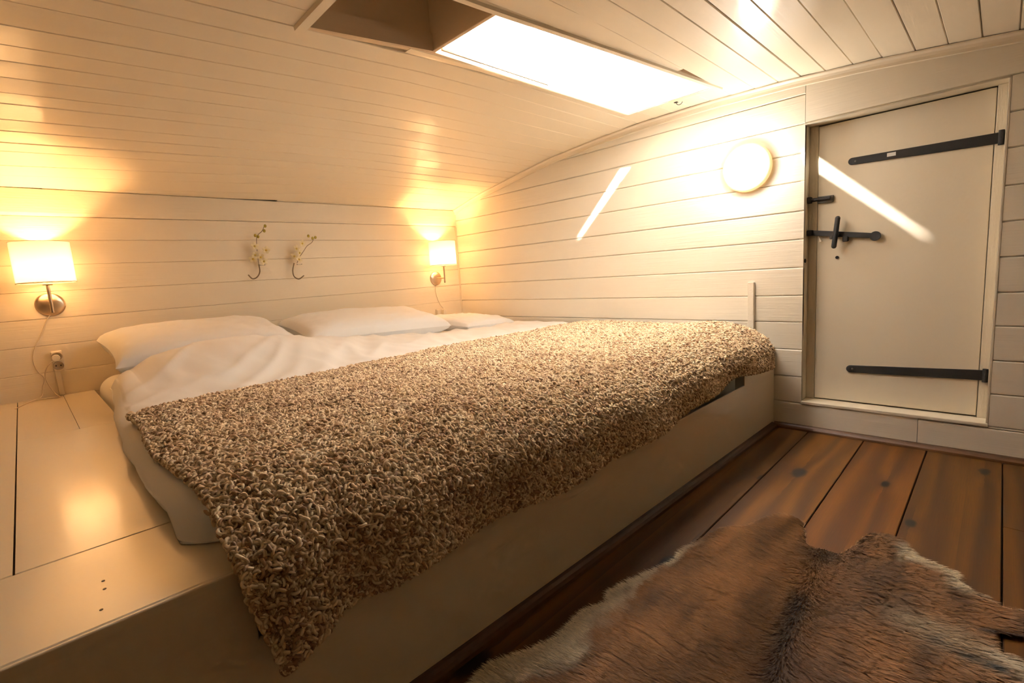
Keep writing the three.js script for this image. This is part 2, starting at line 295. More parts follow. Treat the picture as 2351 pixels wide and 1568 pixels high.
// ------------------------------------------------------------------ gable wall with the hatch door
const ZD0 = -0.62, ZD1 = -0.010, YD0 = 0.135, YD1 = 1.338;             // door opening
{
  const wall = struct('wall_right', 'cream painted horizontal board wall with deep joints');
  const ys = [0.1235, 0.2465, 0.371, 0.4965, 0.6165, 0.7405, 0.863, 0.984, 1.109, 1.2265, 1.3445];
  const put = (y0, y1, z0, z1) => part('plank', board(V(XG + rr(-0.0008, 0.0008), y0 + 0.0008, z0), V(0, 0, 1), V(0, 1, 0), V(-1, 0, 0), z1 - z0, y1 - y0 - 0.0016, 0.02, 0.0038), M.gable, wall);
  for (let i = 0; i + 1 < ys.length; i++) { put(ys[i], ys[i + 1], ZH, ZD0); put(ys[i], ys[i + 1], ZD1 + 0.004, ZF); }
  put(ys[10], 1.462, ZH, ZD0 - 0.001); put(1.462, 1.56, -2.3, ZD0 - 0.001);
  put(ys[10], 1.55, ZD0 + 0.001, ZF);                                    // wide board over the door
  put(0.0, 0.1235, ZH, -0.2075); put(0.0, 0.116, -0.2055, ZF);           // bottom boards
  put(0.116, 0.1235, ZD1 + 0.004, ZF);
  part('wall_core', [boxGeo(XG + 0.021, XG + 0.13, -0.02, 1.62, ZH - 0.1, ZD0 - 0.001), boxGeo(XG + 0.021, XG + 0.13, -0.02, 1.62, ZD1 + 0.001, ZF + 0.1),
    boxGeo(XG + 0.021, XG + 0.13, YD1 + 0.001, 1.62, ZD0 - 0.001, ZD1 + 0.001), boxGeo(XG + 0.021, XG + 0.13, -0.02, YD0 - 0.014, ZD0 - 0.001, ZD1 + 0.001), boxGeo(XG + 0.12, XG + 0.14, -0.02, 1.62, ZD0 - 0.1, ZD1 + 0.1)], M.shell, wall);
  // cove strip where the ceiling meets the gable
  const t3 = struct('trim_3', 'cream painted cove strip under the ceiling edge');
  const zs = []; for (let z = ZH + 0.01; z < ZF; z += 0.1) zs.push(z);
  part('cove_strip', loft(zs.map((z) => { const y = ceilY(z); return [V(XG - 0.0005, y - 0.001, z), V(XG - 0.024, y - 0.001, z), V(XG - 0.023, y - 0.006, z), V(XG - 0.014, y - 0.013, z), V(XG - 0.010, y - 0.022, z), V(XG - 0.009, y - 0.032, z), V(XG - 0.0005, y - 0.034, z)]; })), M.ceiling, t3);
}
{
  const d = struct('door_1', 'low cream painted hatch door with black iron straps'), XD = 2.516;
  // reveal boards
  part('reveal', boxGeo(XG + 0.002, XD + 0.02, YD0, YD1, ZD0 - 0.016, ZD0, 0.002), M.door, d);
  part('reveal', boxGeo(XG - 0.001, XD + 0.02, YD0, YD1 + 0.006, ZD1 - 0.004, ZD1 + 0.004, 0.002), M.door, d);
  part('reveal', boxGeo(XG - 0.003, XD + 0.02, YD1, YD1 + 0.006, ZD0 - 0.004, ZD1, 0.002), M.door, d);
  part('sill', boxGeo(XG - 0.004, XD + 0.02, YD0 - 0.014, YD0, ZD0 - 0.001, ZD1 + 0.004, 0.003), M.door, d);
  part('jamb_strip', boxGeo(XD - 0.002, XD + 0.02, YD0, YD1, ZD1 - 0.030, ZD1 - 0.004, 0.002), M.door, d);
  part('jamb_strip', boxGeo(XD + 0.004, XD + 0.02, YD0, YD1, ZD0, ZD0 + 0.034, 0.002), M.door, d);
  part('door_leaf', boxGeo(XD, XD + 0.025, YD0 + 0.006, YD1 - 0.006, ZD0 + 0.0355, ZD1 - 0.032, 0.003), M.door, d);
  // strap hinges: long tapering flat bars with a rounded tip
  const strap = (tz, ty, ez, ey, w0, w1) => {
    const sh = new THREE.Shape(), L = ez - tz; sh.moveTo(L, -w1 / 2); sh.lineTo(L, w1 / 2); sh.lineTo(w0 / 2, w0 / 2); sh.absarc(w0 / 2, 0, w0 / 2, Math.PI / 2, Math.PI * 1.5, false); sh.lineTo(L, -w1 / 2);
    const g = new THREE.ExtrudeGeometry(sh, { depth: 0.004, bevelEnabled: true, bevelThickness: 0.0012, bevelSize: 0.001, bevelSegments: 2, curveSegments: 10 });
    g.rotateZ(Math.atan2(ey - ty, ez - tz)); g.rotateY(-Math.PI / 2);    // shape x -> +z, depth -> -x
    g.translate(XD - 0.001, ty, tz); return g;
  };
  const pin = (y, h) => { const g = new THREE.CylinderGeometry(0.008, 0.008, h, 14); g.translate(XD - 0.010, y, ZD1 - 0.014); return g; };
  const nail = (z, y) => { const g = new THREE.SphereGeometry(0.0045, 8, 6); g.scale(0.5, 1, 1); g.translate(XD - 0.0065, y, z); return g; };
  const h1 = part('strap_hinge', strap(-0.475, 1.165, -0.022, 1.157, 0.026, 0.036), M.iron, d, 'black iron strap hinge with a small white sticker');
  part('hinge_pin', pin(1.157, 0.05), M.iron, h1); part('nail', nail(-0.45, 1.163), M.ironGrey, h1);
  part('sticker', boxGeo(XD - 0.0078, XD - 0.0066, 1.158, 1.172, -0.346, -0.318, 0.0004), M.sticker, h1, 'small white sticker');
  const h2 = part('strap_hinge', strap(-0.462, 0.288, -0.018, 0.302, 0.029, 0.037), M.iron, d, 'black iron strap hinge low on the door');
  part('hinge_pin', pin(0.302, 0.05), M.iron, h2); part('nail', nail(-0.44, 0.289), M.ironGrey, h2);
  // small slide bolt above, latch bar with round end and upright lever
  const b1 = part('slide_bolt', [boxGeo(XD - 0.010, XD - 0.001, 1.010, 1.040, -0.585, -0.524, 0.003)], M.ironGrey, d, 'small grey iron slide bolt');
  const rod = new THREE.CylinderGeometry(0.008, 0.008, 0.09, 12); rod.rotateX(Math.PI / 2); rod.translate(XD - 0.016, 1.028, -0.580); part('bolt_rod', rod, M.iron, b1);
  part('bolt_keep', boxGeo(XD - 0.03, XD - 0.004, 1.015, 1.042, -0.6195, -0.604, 0.003), M.iron, b1);
  const bar = (() => { const sh = new THREE.Shape(), L = 0.235; sh.moveTo(0, -0.0105); sh.lineTo(L - 0.016, -0.0085); sh.absarc(L, 0, 0.0180, -Math.PI * 0.8, Math.PI * 0.8, false); sh.lineTo(0, 0.0105); sh.closePath();
    const g = new THREE.ExtrudeGeometry(sh, { depth: 0.006, bevelEnabled: true, bevelThickness: 0.0015, bevelSize: 0.001, bevelSegments: 2 });
    g.rotateZ(-0.155); g.rotateY(-Math.PI / 2); g.translate(XD - 0.010, 0.888, -0.606); return g; })();
  const lb = part('latch_bar', bar, M.iron, d, 'black iron latch bar with round end');
  part('latch_keep', boxGeo(XD - 0.032, XD + 0.004, 0.876, 0.900, -0.6195, -0.598, 0.004), M.iron, lb);
  part('latch_lever', (() => { const g = new THREE.CapsuleGeometry(0.0098, 0.116, 6, 12); g.rotateX(0.10); g.translate(XD - 0.038, 0.880, -0.507); return g; })(), M.iron, lb);
  part('latch_pivot', (() => { const g = new THREE.CylinderGeometry(0.010, 0.012, 0.04, 14); g.rotateZ(Math.PI / 2); g.translate(XD - 0.02, 0.872, -0.505); return g; })(), M.iron, lb);
  part('latch_guard', boxGeo(XD - 0.022, XD - 0.001, 0.838, 0.862, -0.487, -0.466, 0.005), M.iron, lb);
  part('latch_guard', boxGeo(XD - 0.018, XD - 0.001, 0.853, 0.868, -0.535, -0.523, 0.004), M.ironGrey, lb);
  part('wooden_peg', (() => { const g = new THREE.ConeGeometry(0.007, 0.026, 8); g.rotateX(-0.35); g.translate(XD - 0.01, 0.858, -0.572); return g; })(), M.lampBase, d, 'small pale wooden peg under the latch bar');
  const hole = (x, y, z, r) => { const g = new THREE.CylinderGeometry(r, r * 0.9, 0.006, 18); g.rotateZ(Math.PI / 2); g.translate(x, y, z); return g; };
  part('keyhole_cover', hole(XD - 0.002, 0.774, -0.507, 0.0068), M.hole, d, 'small round black keyhole cover');
  part('jamb_hole', (() => { const g = new THREE.CylinderGeometry(0.009, 0.009, 0.005, 18); g.rotateX(Math.PI / 2); g.translate(XG + 0.022, 0.768, ZD0 + 0.0015); return g; })(), M.hole, d, 'round black hole in the door reveal');
}
// upright batten fixed to the gable behind the blanket
{
  const t = thing('wooden_batten', 'short upright white wooden batten on the gable wall above the bed corner', 'batten', [XG, 0, -0.834]);
  part('strip', boxGeo(-0.018, 0, 0.30, 0.684, -0.014, 0.014, 0.003), M.gable, t);
}

// ------------------------------------------------------------------ head wall, and the unseen walls
{
  const wall = struct('wall_back', 'cream painted horizontal board wall behind the pillows');
  const ys = [0.02, 0.146, 0.264, 0.382, 0.5005, 0.6205, 0.739, 0.8575, 0.974, 1.082, 1.186];
  for (let i = 0; i + 1 < ys.length; i++) part('plank', board(V(XL, ys[i] + 0.0003, ZH + rr(-0.0008, 0.0008)), V(1, 0, 0), V(0, 1, 0), V(0, 0, 1), XG - XL, ys[i + 1] - ys[i] - 0.0006, 0.018, 0.0022), M.wall, wall);
  part('cove_board', loft([XL, XG].map((x) => [V(x, 1.187, ZH + 0.004), V(x, 1.2, ZH + 0.008), V(x, 1.30, ZH + 0.014), V(x, 1.31, ZH - 0.02), V(x, 1.187, ZH - 0.02)])), M.wall, wall);
  part('wall_core', boxGeo(XL - 0.1, XG + 0.13, -0.02, 1.42, ZH - 0.12, ZH - 0.02), M.shell, wall);
  const wl = struct('wall_left'); part('wall_core', boxGeo(XL - 0.1, XL, -0.02, 1.62, ZH - 0.1, ZF + 0.1), M.unseenWall, wl);
  const wf = struct('wall_front'); part('wall_core', boxGeo(XL - 0.1, XG + 0.13, -0.02, 1.62, ZF, ZF + 0.1), M.unseenWall, wf);
  const t4 = struct('trim_4', 'thin corner batten beside the right sconce');
  part('corner_batten', boxGeo(XG - 0.008, XG - 0.0005, 0.40, 1.18, ZH + 0.0005, ZH + 0.008, 0.003), M.wall, t4);
}

// ------------------------------------------------------------------ bed platform with a sunken bay for the mattress
{
  const p = thing('bed_platform', 'glossy cream painted built-in bed platform holding the mattress', 'platform');
  const XP = XL + 0.012, XR = 0.19, zf0 = footZ(0);
  const deck = (x0, x1, z0, z1, n = 'deck_board') => part(n, board(V(x0 + 0.0008, YP, z1 - 0.0008), V(1, 0, 0), V(0, 0, -1), V(0, 1, 0), x1 - x0 - 0.0016, z1 - z0 - 0.0016, 0.022, 0.0012), M.platform, p);
  deck(XP, -0.0672, ZH, -1.062); deck(-0.0660, 0.081, ZH, -2.1192); deck(0.0806, XR, ZH, -2.1192); deck(-0.0660, XR, -2.1208, -1.062);
  // front board: its front edge follows the slightly askew face
  part('deck_board', loft([XP, XR].map((x) => { const a = -1.060, b = footZ(x) - 0.0032; return [V(x, YP - 0.022, a), V(x, YP - 0.001, a), V(x, YP, a + 0.001), V(x, YP, b - 0.004), V(x, YP - 0.0012, b - 0.0012), V(x, YP - 0.004, b), V(x, YP - 0.022, b)]; })), M.platform, p);
  const outline = [[XP, 0.002], [2.444, 0.002], [2.444, 0.384], [2.092, 0.384], [2.092, 0.268], [XR - 0.004, 0.268], [XR - 0.004, YP - 0.0008], [XP, YP - 0.0008]];
  const fg = new THREE.ExtrudeGeometry(new THREE.Shape(outline.map(([a, b]) => new THREE.Vector2(a, b))), { depth: 0.002, bevelEnabled: true, bevelThickness: 0.0025, bevelSize: 0.0025, bevelOffset: -0.0025, bevelSegments: 3 });
  fg.translate(0, 0, -0.003); fg.rotateY(-0.0225); fg.translate(0, 0, zf0);
  part('front_board', fg, M.platform, p);
  part('bay_side', boxGeo(XR - 0.02, XR, 0.06, YP - 0.022, ZH + 0.004, footZ(XR) - 0.03), M.platform, p);
  part('bay_floor', boxGeo(XR, 2.44, 0.06, 0.08, ZH + 0.004, footZ(XR) - 0.03), M.platform, p);
  part('bay_side', boxGeo(2.40, 2.444, 0.08, 0.384, ZH + 0.004, footZ(XG) - 0.03), M.platform, p);
  const nail = (x, z) => { const g = new THREE.CylinderGeometry(0.0022, 0.0022, 0.001, 8); g.translate(x, YP + 0.0002, z); return g; };
  for (const [x, z] of [[0.028, -0.921], [0.027, -0.893], [0.018, -0.835]]) part('nail_head', nail(x, z), M.plasticDark, p);
}

// ------------------------------------------------------------------ mattress, pillows, duvet
{
  const m = thing('mattress', 'cream mattress sunk into the bay of the bed platform', 'mattress');
  const g = new RoundedBoxGeometry(2.19, 0.37, 2.12, 8, 0.075); g.translate(1.297, 0.27, -1.93);
  const a = g.attributes.position;
  for (let i = 0; i < a.count; i++) { const y = a.getY(i); if (y > 0.38) a.setY(i, y + 0.006 * fbm(a.getX(i) * 5, a.getZ(i) * 5)); }
  part('core', g, M.mattress, m);
}
const ridge = (x) => interp(x, [0.12, 0.226, 0.354, 0.5, 0.6, 0.78, 0.9, 0.98, 1.2, 1.47, 1.77, 2.4], [0.0, 0.03, 0.100, 0.124, 0.131, 0.122, 0.106, 0.088, 0.062, 0.026, -0.004, -0.004]);
const bedTop = (x, z) => 0.468 + 0.007 * fbm(x * 2.2, z * 2.6) + 0.006 * nz(x * 1.3 + 3, 0.5) + 0.014 * smooth(-1.15, -0.95, z) * smooth(1.2, 2.3, x) + ridge(x) * smooth(-1.92, -2.40, z);
function duvetAt(u, v) {
  // u: left hem .. gable; v: foot .. head
  const zTop0 = -0.93 - 0.13 * (1 - smooth(0.02, 0.2, u)), zHead = -2.455, zRaw = v < 0.1 ? zTop0 : v < 0.93 ? lerp(zTop0, zHead, (v - 0.1) / 0.83) : zHead;
  const hem = lerp(0.392, 0.455, smooth(-2.0, -2.42, zRaw));
  let x, dropL = 0, y;
  const xc = 0.275, top = (xx) => bedTop(xx, zRaw);
  if (u < 0.16) {
    const T = top(xc), rx = 0.275 - interp(zRaw, [-2.455, -2.2, -1.9, -1.5, -1.2, -0.9], [0.205, 0.180, 0.156, 0.131, 0.125, 0.142]) + 0.010 * fbm(zRaw * 5, 1.3), ry = T - 0.425, phi = lerp(-0.55, Math.PI / 2, u / 0.16);
    x = xc - rx * Math.cos(phi); y = 0.425 + (phi < 0 ? 0.07 : ry) * Math.sin(phi);
    const crease = 0.010 * Math.exp(-(((y - 0.412) / 0.008) ** 2)) * smooth(-1.7, -1.2, zRaw);
    x += crease; y = Math.max(y, hem - (phi < 0 ? 0 : 0.0));
  } else { x = lerp(xc, 2.405, (u - 0.16) / 0.84); y = top(x); }
  let z = zRaw;
  if (v < 0.1) { const t = 1 - v / 0.1, ph = t * Math.PI / 2 * 1.25; z = zTop0 + 0.105 * Math.sin(Math.min(ph, Math.PI / 2)); y -= 0.10 * (1 - Math.cos(Math.min(ph, Math.PI / 2))) + Math.max(0, ph - Math.PI / 2) * 0.03; if (x < 0.195) y = Math.max(y, 0.3925); }
  if (v > 0.93) { const t = (v - 0.93) / 0.07; z = zHead - 0.055 * Math.sin(t * Math.PI * 0.5); y -= t * t * Math.max(0.0, Math.min(0.11, y - 0.455)); }
  // wrinkles pulled from the pillows towards the middle
  const f = smooth(-1.35, -2.1, z) * (u > 0.1 ? 1 : 0.3);
  const q = nz(x * 7.5 + z * 4.2, x * 1.2 - z * 2.2, 2.2), q2 = nz(x * 12 - z * 5, z * 3.2 + x * 2, 5.1);
  y += 1.1 * f * (0.010 * (1 - Math.abs(q) * 2.4) * smooth(0.0, 0.5, 1 - Math.abs(q)) + 0.005 * q2) - f * 0.004;
  return V(x, y, z);
}
{
  const d = thing('duvet', 'rumpled white duvet pulled up to the pillows', 'duvet');
  part('cover', sheet((u, v) => duvetAt(u, v), 220, 170), M.linen, d);
}
function pillowGeo(a, b, t, s) {
  const n = 44, half = (sg) => sheet((u, v) => {
    const p = u * 2 - 1, q = v * 2 - 1, px = Math.sign(p) * Math.pow(Math.abs(p), 0.8), qx = Math.sign(q) * Math.pow(Math.abs(q), 0.8);
    const pin = 1 - 0.07 * (1 - px * px) * qx * qx, pin2 = 1 - 0.06 * (1 - qx * qx) * px * px;
    const h = Math.pow(Math.max(0, 1 - px ** 4), 0.42) * Math.pow(Math.max(0, 1 - qx ** 4), 0.42);
    const w = 0.012 * fbm(px * 3 + s, qx * 3 - s) + 0.006 * nz(px * 8 + s, qx * 5, s) * (0.4 + Math.abs(px));
    return V(px * a * pin2, sg * (t * h + w * h), qx * b * pin);
  }, n, n);
  const lo = half(-1); lo.index.array.reverse(); lo.computeVertexNormals();
  return mergeGeometries([half(1), lo]);
}
{
  const put = (label, at, a, b, t, rx, ry, rz, s) => {
    const p = thing('pillow', label, 'pillow', at, 'white pillows along the head wall'); p.rotation.set(rx, ry, rz);
    part('cushion', pillowGeo(a, b, t, s), M.linen, p); delete p.userData.group; return p;
  };
  put('plump white pillow at the left side of the bed, below the orchids', [0.60, 0.572, -2.70], 0.375, 0.235, 0.088, 0.20, 0.02, -0.02, 1.3);
  put('white pillow in the middle of the head wall, left of the right sconce', [1.475, 0.548, -2.71], 0.455, 0.23, 0.085, 0.16, -0.02, -0.03, 4.1);
  put('small flattened white pillow in the corner by the gable wall', [2.16, 0.487, -2.62], 0.225, 0.26, 0.05, 0.04, 0.05, -0.05, 7.7);
}

// ------------------------------------------------------------------ curly wool throw
const yHem = (x) => interp(x, [0.197, 0.25, 0.30, 0.40, 0.5, 0.66, 0.84, 1.02, 1.28, 1.5, 1.71, 1.95, 2.15, 2.28, 2.37], [0.232, 0.246, 0.266, 0.272, 0.279, 0.277, 0.270, 0.272, 0.292, 0.300, 0.320, 0.338, 0.325, 0.312, 0.292]);
function blanketAt(u, v) {
  const xr = 2.346 - 0.022 * smooth(0.3, 0.6, v), zTop = -0.955;
  const zHead = -1.765 + 0.022 * Math.sin(u * 9) + 0.05 * Math.exp(-(((u - 0.02) / 0.05) ** 2));
  const xl0 = 0.164 + 0.008 * (1 - smooth(0, 0.3, v)) + 0.006 * Math.sin(v * 14);
  let x, y, z;
  if (v < 0.56) {                                                       // lying on the duvet
    z = lerp(zHead, zTop, v / 0.56); x = lerp(xl0, xr, u); y = bedTop(x, z) + 0.013;
  } else {
    const xl = interp(v, [0.56, 0.66, 0.76, 1], [xl0, 0.166, 0.172, 0.204]); x = lerp(xl, xr - 0.01 * smooth(0.7, 1, v), u);
    const top = bedTop(x, zTop) + 0.013, zFront = footZ(x) + 0.030, rz = zFront - zTop, ry = 0.125;
    if (v < 0.76) { const ph = (v - 0.56) / 0.20 * Math.PI / 2; z = zTop + rz * Math.sin(ph); y = top - ry * (1 - Math.cos(ph)); }
    else { const t = (v - 0.76) / 0.24; z = zFront; y = lerp(top - ry, yHem(x), t); }
    const h = smooth(0.62, 0.95, v);
    z += h * (0.012 * Math.sin(x * 15 + 1.0) + 0.010 * Math.sin(x * 6.1) + 0.020 * Math.exp(-(((x - 0.235) / 0.05) ** 2)) - 0.016 * Math.exp(-(((x - 0.335) / 0.04) ** 2))) + h * 0.004;
    z = Math.max(z, v > 0.7 ? footZ(x) + 0.011 : -9);
  }
  if (x < 0.275) y -= 0.058 * (1 - Math.sqrt(Math.max(0, 1 - ((0.275 - x) / 0.155) ** 2))) * (1 - smooth(0.62, 0.76, v) * 0.85);
  y += 0.006 * fbm(x * 5, z * 6 + v * 3) * (1 - smooth(0.6, 0.7, v));
  return V(x, y, z);
}
{
  const b = thing('throw_blanket', 'thick curly brown and beige wool throw across the foot of the bed', 'blanket');
  part('backing', sheet((u, v) => blanketAt(u, v), 200, 140), M.blanketBase, b);
  const curl = new THREE.TorusGeometry(0.0041, 0.0020, 5, 8, 4.1);
  const N = 135000, im = new THREE.InstancedMesh(curl, M.wool, N), mt = new THREE.Matrix4(), q = new THREE.Quaternion(), c = new THREE.Color(), s = V(1, 1, 1), e = 0.004;
  for (let i = 0; i < N; i++) {
    // even in area: the hanging part of v is longer per step near the roll
    const edge = rnd() < 0.035, u = edge ? (rnd() < 0.5 ? rnd() * 0.004 : rnd()) : rnd(), v = edge && rnd() < 0.6 ? (rnd() < 0.6 ? 1 - rnd() * 0.012 : rnd() * 0.006) : (() => { const t = rnd(); return t < 0.60 ? t / 0.60 * 0.56 : t < 0.83 ? 0.56 + (t - 0.60) / 0.23 * 0.20 : 0.76 + (t - 0.83) / 0.17 * 0.24; })();
    const p = blanketAt(u, v), du = blanketAt(Math.min(1, u + e), v).sub(blanketAt(Math.max(0, u - e), v)), dv = blanketAt(u, Math.min(1, v + e)).sub(blanketAt(u, Math.max(0, v - e)));
    const n = dv.cross(du).normalize(); if (n.y < -0.2 || n.z < -0.6) n.negate();
    const axis = V(rr(-1, 1), rr(-1, 1), rr(-1, 1)).addScaledVector(n, rr(-0.3, 0.9)).normalize();
    q.setFromUnitVectors(V(0, 0, 1), axis); const k = rr(0.8, 1.5); s.set(k, k * rr(0.8, 1.25), k);
    p.addScaledVector(n, rr(0.0, 0.0085));
    mt.compose(p, q, s); im.setMatrixAt(i, mt);
    const pick = rnd() + 0.25 * nz(p.x * 9, p.z * 9 + p.y * 9), t = rnd();
    if (pick < 0.25) c.setRGB(lerp(0.33, 0.52, t), lerp(0.205, 0.335, t), lerp(0.115, 0.195, t));
    else if (pick < 0.65) c.setRGB(lerp(0.66, 0.82, t), lerp(0.475, 0.615, t), lerp(0.285, 0.39, t));
    else c.setRGB(lerp(0.90, 0.97, t), lerp(0.71, 0.82, t), lerp(0.48, 0.60, t));
    im.setColorAt(i, c);
  }
  im.name = 'wool_curls'; im.userData.kind = 'stuff'; b.add(im);
}

// ------------------------------------------------------------------ goat hide on the floor
{
  const t = thing('hide_rug', 'brown and cream animal hide rug on the wooden floor', 'rug');
  const out = [[0.52, -0.694], [0.544, -0.702], [0.586, -0.699], [0.653, -0.666], [0.711, -0.645], [0.757, -0.644], [0.792, -0.648], [0.831, -0.646], [0.88, -0.625], [0.914, -0.641], [0.986, -0.626], [1.067, -0.597], [1.142, -0.579], [1.195, -0.586], [1.298, -0.563], [1.372, -0.546], [1.423, -0.488], [1.493, -0.473], [1.552, -0.435], [1.551, -0.411], [1.536, -0.375], [1.438, -0.347], [1.425, -0.326], [1.434, -0.3], [1.429, -0.27], [1.466, -0.257], [1.535, -0.242], [1.582, -0.229], [1.606, -0.195], [1.597, -0.163], [1.531, -0.122], [1.51, -0.076], [1.503, -0.045], [1.464, -0.037], [1.439, -0.014], [1.442, 0.009], [1.413, 0.028], [1.423, 0.057], [1.435, 0.10], [1.40, 0.16], [1.355, 0.14], [1.328, 0.069], [1.316, 0.044], [1.302, 0.017], [1.279, 0.021], [1.255, 0.026], [1.238, 0.03], [1.252, 0.045], [1.241, 0.055], [1.225, 0.085], [1.19, 0.125], [1.155, 0.09], [1.10, 0.06], [1.0, 0.03], [0.88, 0.05], [0.74, 0.09], [0.6, 0.16], [0.52, 0.14], [0.50, 0.02], [0.42, -0.08], [0.36, -0.2], [0.35, -0.34], [0.37, -0.46], [0.42, -0.58], [0.46, -0.66]];
  const spine = [[1.43, -0.31], [1.30, -0.305], [1.181, -0.293], [1.0, -0.278], [0.889, -0.265], [0.6, -0.25], [0.35, -0.24]];
  const inside = (x, z) => { let c = false; for (let i = 0, j = out.length - 1; i < out.length; j = i++) { const [xi, zi] = out[i], [xj, zj] = out[j]; if ((zi > z) !== (zj > z) && x < (xj - xi) * (z - zi) / (zj - zi) + xi) c = !c; } return c; };
  const segDist = (x, z, poly, closed) => { let m = 9; for (let i = closed ? 0 : 1; i < poly.length; i++) { const [ax, az] = poly[(i + poly.length - 1) % poly.length], [bx, bz] = poly[i]; const k = clamp(((x - ax) * (bx - ax) + (z - az) * (bz - az)) / ((bx - ax) ** 2 + (bz - az) ** 2)); m = Math.min(m, Math.hypot(x - ax - k * (bx - ax), z - az - k * (bz - az))); } return m; };
  const hgt = (x, z) => 0.005 + 0.012 * Math.max(0, fbm(x * 4 + 1, z * 4)) + 0.010 * Math.exp(-(((x - 1.54) / 0.06) ** 2 + ((z + 0.40) / 0.05) ** 2)) + 0.008 * Math.exp(-(((x - 1.57) / 0.05) ** 2 + ((z + 0.2) / 0.05) ** 2));
  const st = 0.007, P = [], I = [], id = {}, vert = (i, j) => { const k = i + '_' + j; if (!(k in id)) { id[k] = P.length / 3; P.push(0.3 + i * st, hgt(0.3 + i * st, -0.75 + j * st), -0.75 + j * st); } return id[k]; };
  for (let i = 0; i < 195; i++) for (let j = 0; j < 135; j++) if (inside(0.3 + (i + 0.5) * st, -0.75 + (j + 0.5) * st)) { const a = vert(i, j), b = vert(i + 1, j), c = vert(i + 1, j + 1), d = vert(i, j + 1); I.push(a, d, b, b, d, c); }
  const g = new THREE.BufferGeometry(); g.setAttribute('position', new THREE.Float32BufferAttribute(P, 3)); g.setIndex(I); g.computeVertexNormals();
  part('skin', g, M.hideBase, t);
  // hair: narrow bent blades lying outward from the spine
  const blade = new THREE.BufferGeometry();
  blade.setAttribute('position', new THREE.Float32BufferAttribute([-0.5, 0, 0, 0.5, 0, 0, -0.36, 0.32, 0.5, 0.36, 0.32, 0.5, 0, 0.36, 1], 3));
  blade.setIndex([0, 1, 2, 1, 3, 2, 2, 3, 4]); blade.computeVertexNormals();
  const N = 190000, im = new THREE.InstancedMesh(blade, M.fur, N), mt = new THREE.Matrix4(), q = new THREE.Quaternion(), c = new THREE.Color(), e = new THREE.Euler(), s = V(1, 1, 1);
  const streak = [[1.205, -0.06], [1.19, -0.02], [1.182, 0.04]];
  for (let i = 0; i < N;) {
    const x = rr(0.3, 1.64), z = rr(-0.74, 0.19); if (!inside(x, z)) continue;
    const dS = segDist(x, z, spine), dE = segDist(x, z, out, true), side = z - interp(x, [0.35, 0.6, 0.889, 1.0, 1.181, 1.43], [-0.24, -0.25, -0.265, -0.278, -0.293, -0.31]);
    const n1 = fbm(x * 6, z * 14), n2 = nz(x * 22, z * 40);
    const n3 = clamp(0.5 + 1.4 * n1 + 0.6 * nz(x * 4, z * 26)); let col = [lerp(0.14, 0.37, n3), lerp(0.063, 0.170, n3), lerp(0.019, 0.055, n3)];
    const mixc = (b, k) => { col = col.map((a, m) => lerp(a, b[m], clamp(k))); };
    mixc([0.16, 0.07, 0.026], 0.6 * Math.exp(-((dS / 0.09) ** 2)) * (0.7 + n1));
    mixc([0.028, 0.016, 0.009], 0.95 * Math.exp(-((dS / 0.017) ** 2)) * smooth(1.24, 1.17, x));
    mixc([0.055, 0.03, 0.015], 0.8 * Math.exp(-(((x - 1.40) / 0.05) ** 2 + ((z + 0.30) / 0.035) ** 2)));
    mixc([0.09, 0.042, 0.02], 0.75 * Math.exp(-(((x - 0.95) / 0.07) ** 2 + ((z + 0.235) / 0.05) ** 2)));
    const wide = side < 0 ? lerp(0.075, 0.022, smooth(0.80, 1.10, x)) : 0.05;
    const where = side < 0 ? 1 - smooth(1.15, 1.3, x) : smooth(1.60, 1.52, x) * smooth(-0.20, -0.14, z) * smooth(1.41, 1.46, x);
    mixc([0.85, 0.72, 0.50], 0.95 * (1 - smooth(wide * 0.5, wide * 1.15, dE + 0.045 * n1 + 0.012 * n2)) * where);
    mixc([0.13, 0.095, 0.06], 0.8 * Math.exp(-(((x - 1.02) / 0.10) ** 2)) * Math.exp(-(((dE - 0.022) / 0.012) ** 2)) * (side < 0 ? 1 : 0) * (0.6 + n2));
    mixc([0.60, 0.47, 0.30], 0.75 * Math.exp(-((segDist(x, z, [[1.24, -0.10], [1.205, 0.09]]) / 0.045) ** 2)));
    mixc([0.06, 0.055, 0.045], 0.8 * Math.exp(-((segDist(x, z, streak) / 0.017) ** 2)) * (0.8 + n2));
    mixc([0.9, 0.8, 0.62], 0.9 * Math.exp(-((segDist(x, z, [[1.228, 0.02], [1.20, 0.085]]) / 0.016) ** 2)));
    mixc([0.02, 0.012, 0.008], 0.9 * Math.exp(-((segDist(x, z, [[1.30, 0.0], [1.335, 0.10]]) / 0.010) ** 2)));
    const jit = rr(0.72, 1.22); c.setRGB(col[0] * jit, col[1] * jit, col[2] * jit);
    const dir = Math.atan2(-0.45 + rr(-0.25, 0.25) + 0.3 * n2, clamp(side / 0.06, -1, 1));
    e.set(-rr(-0.05, 0.32), dir + rr(-0.18, 0.18), rr(-0.5, 0.5), 'YXZ'); q.setFromEuler(e);
    s.set(rr(0.0012, 0.0022), rr(0.010, 0.018), rr(0.016, 0.028) * (dE < 0.02 ? 0.8 : 1));
    mt.compose(V(x, hgt(x, z), z), q, s); im.setMatrixAt(i, mt); im.setColorAt(i, c); i++;
  }
  im.name = 'fur'; im.userData.kind = 'stuff'; t.add(im);
}

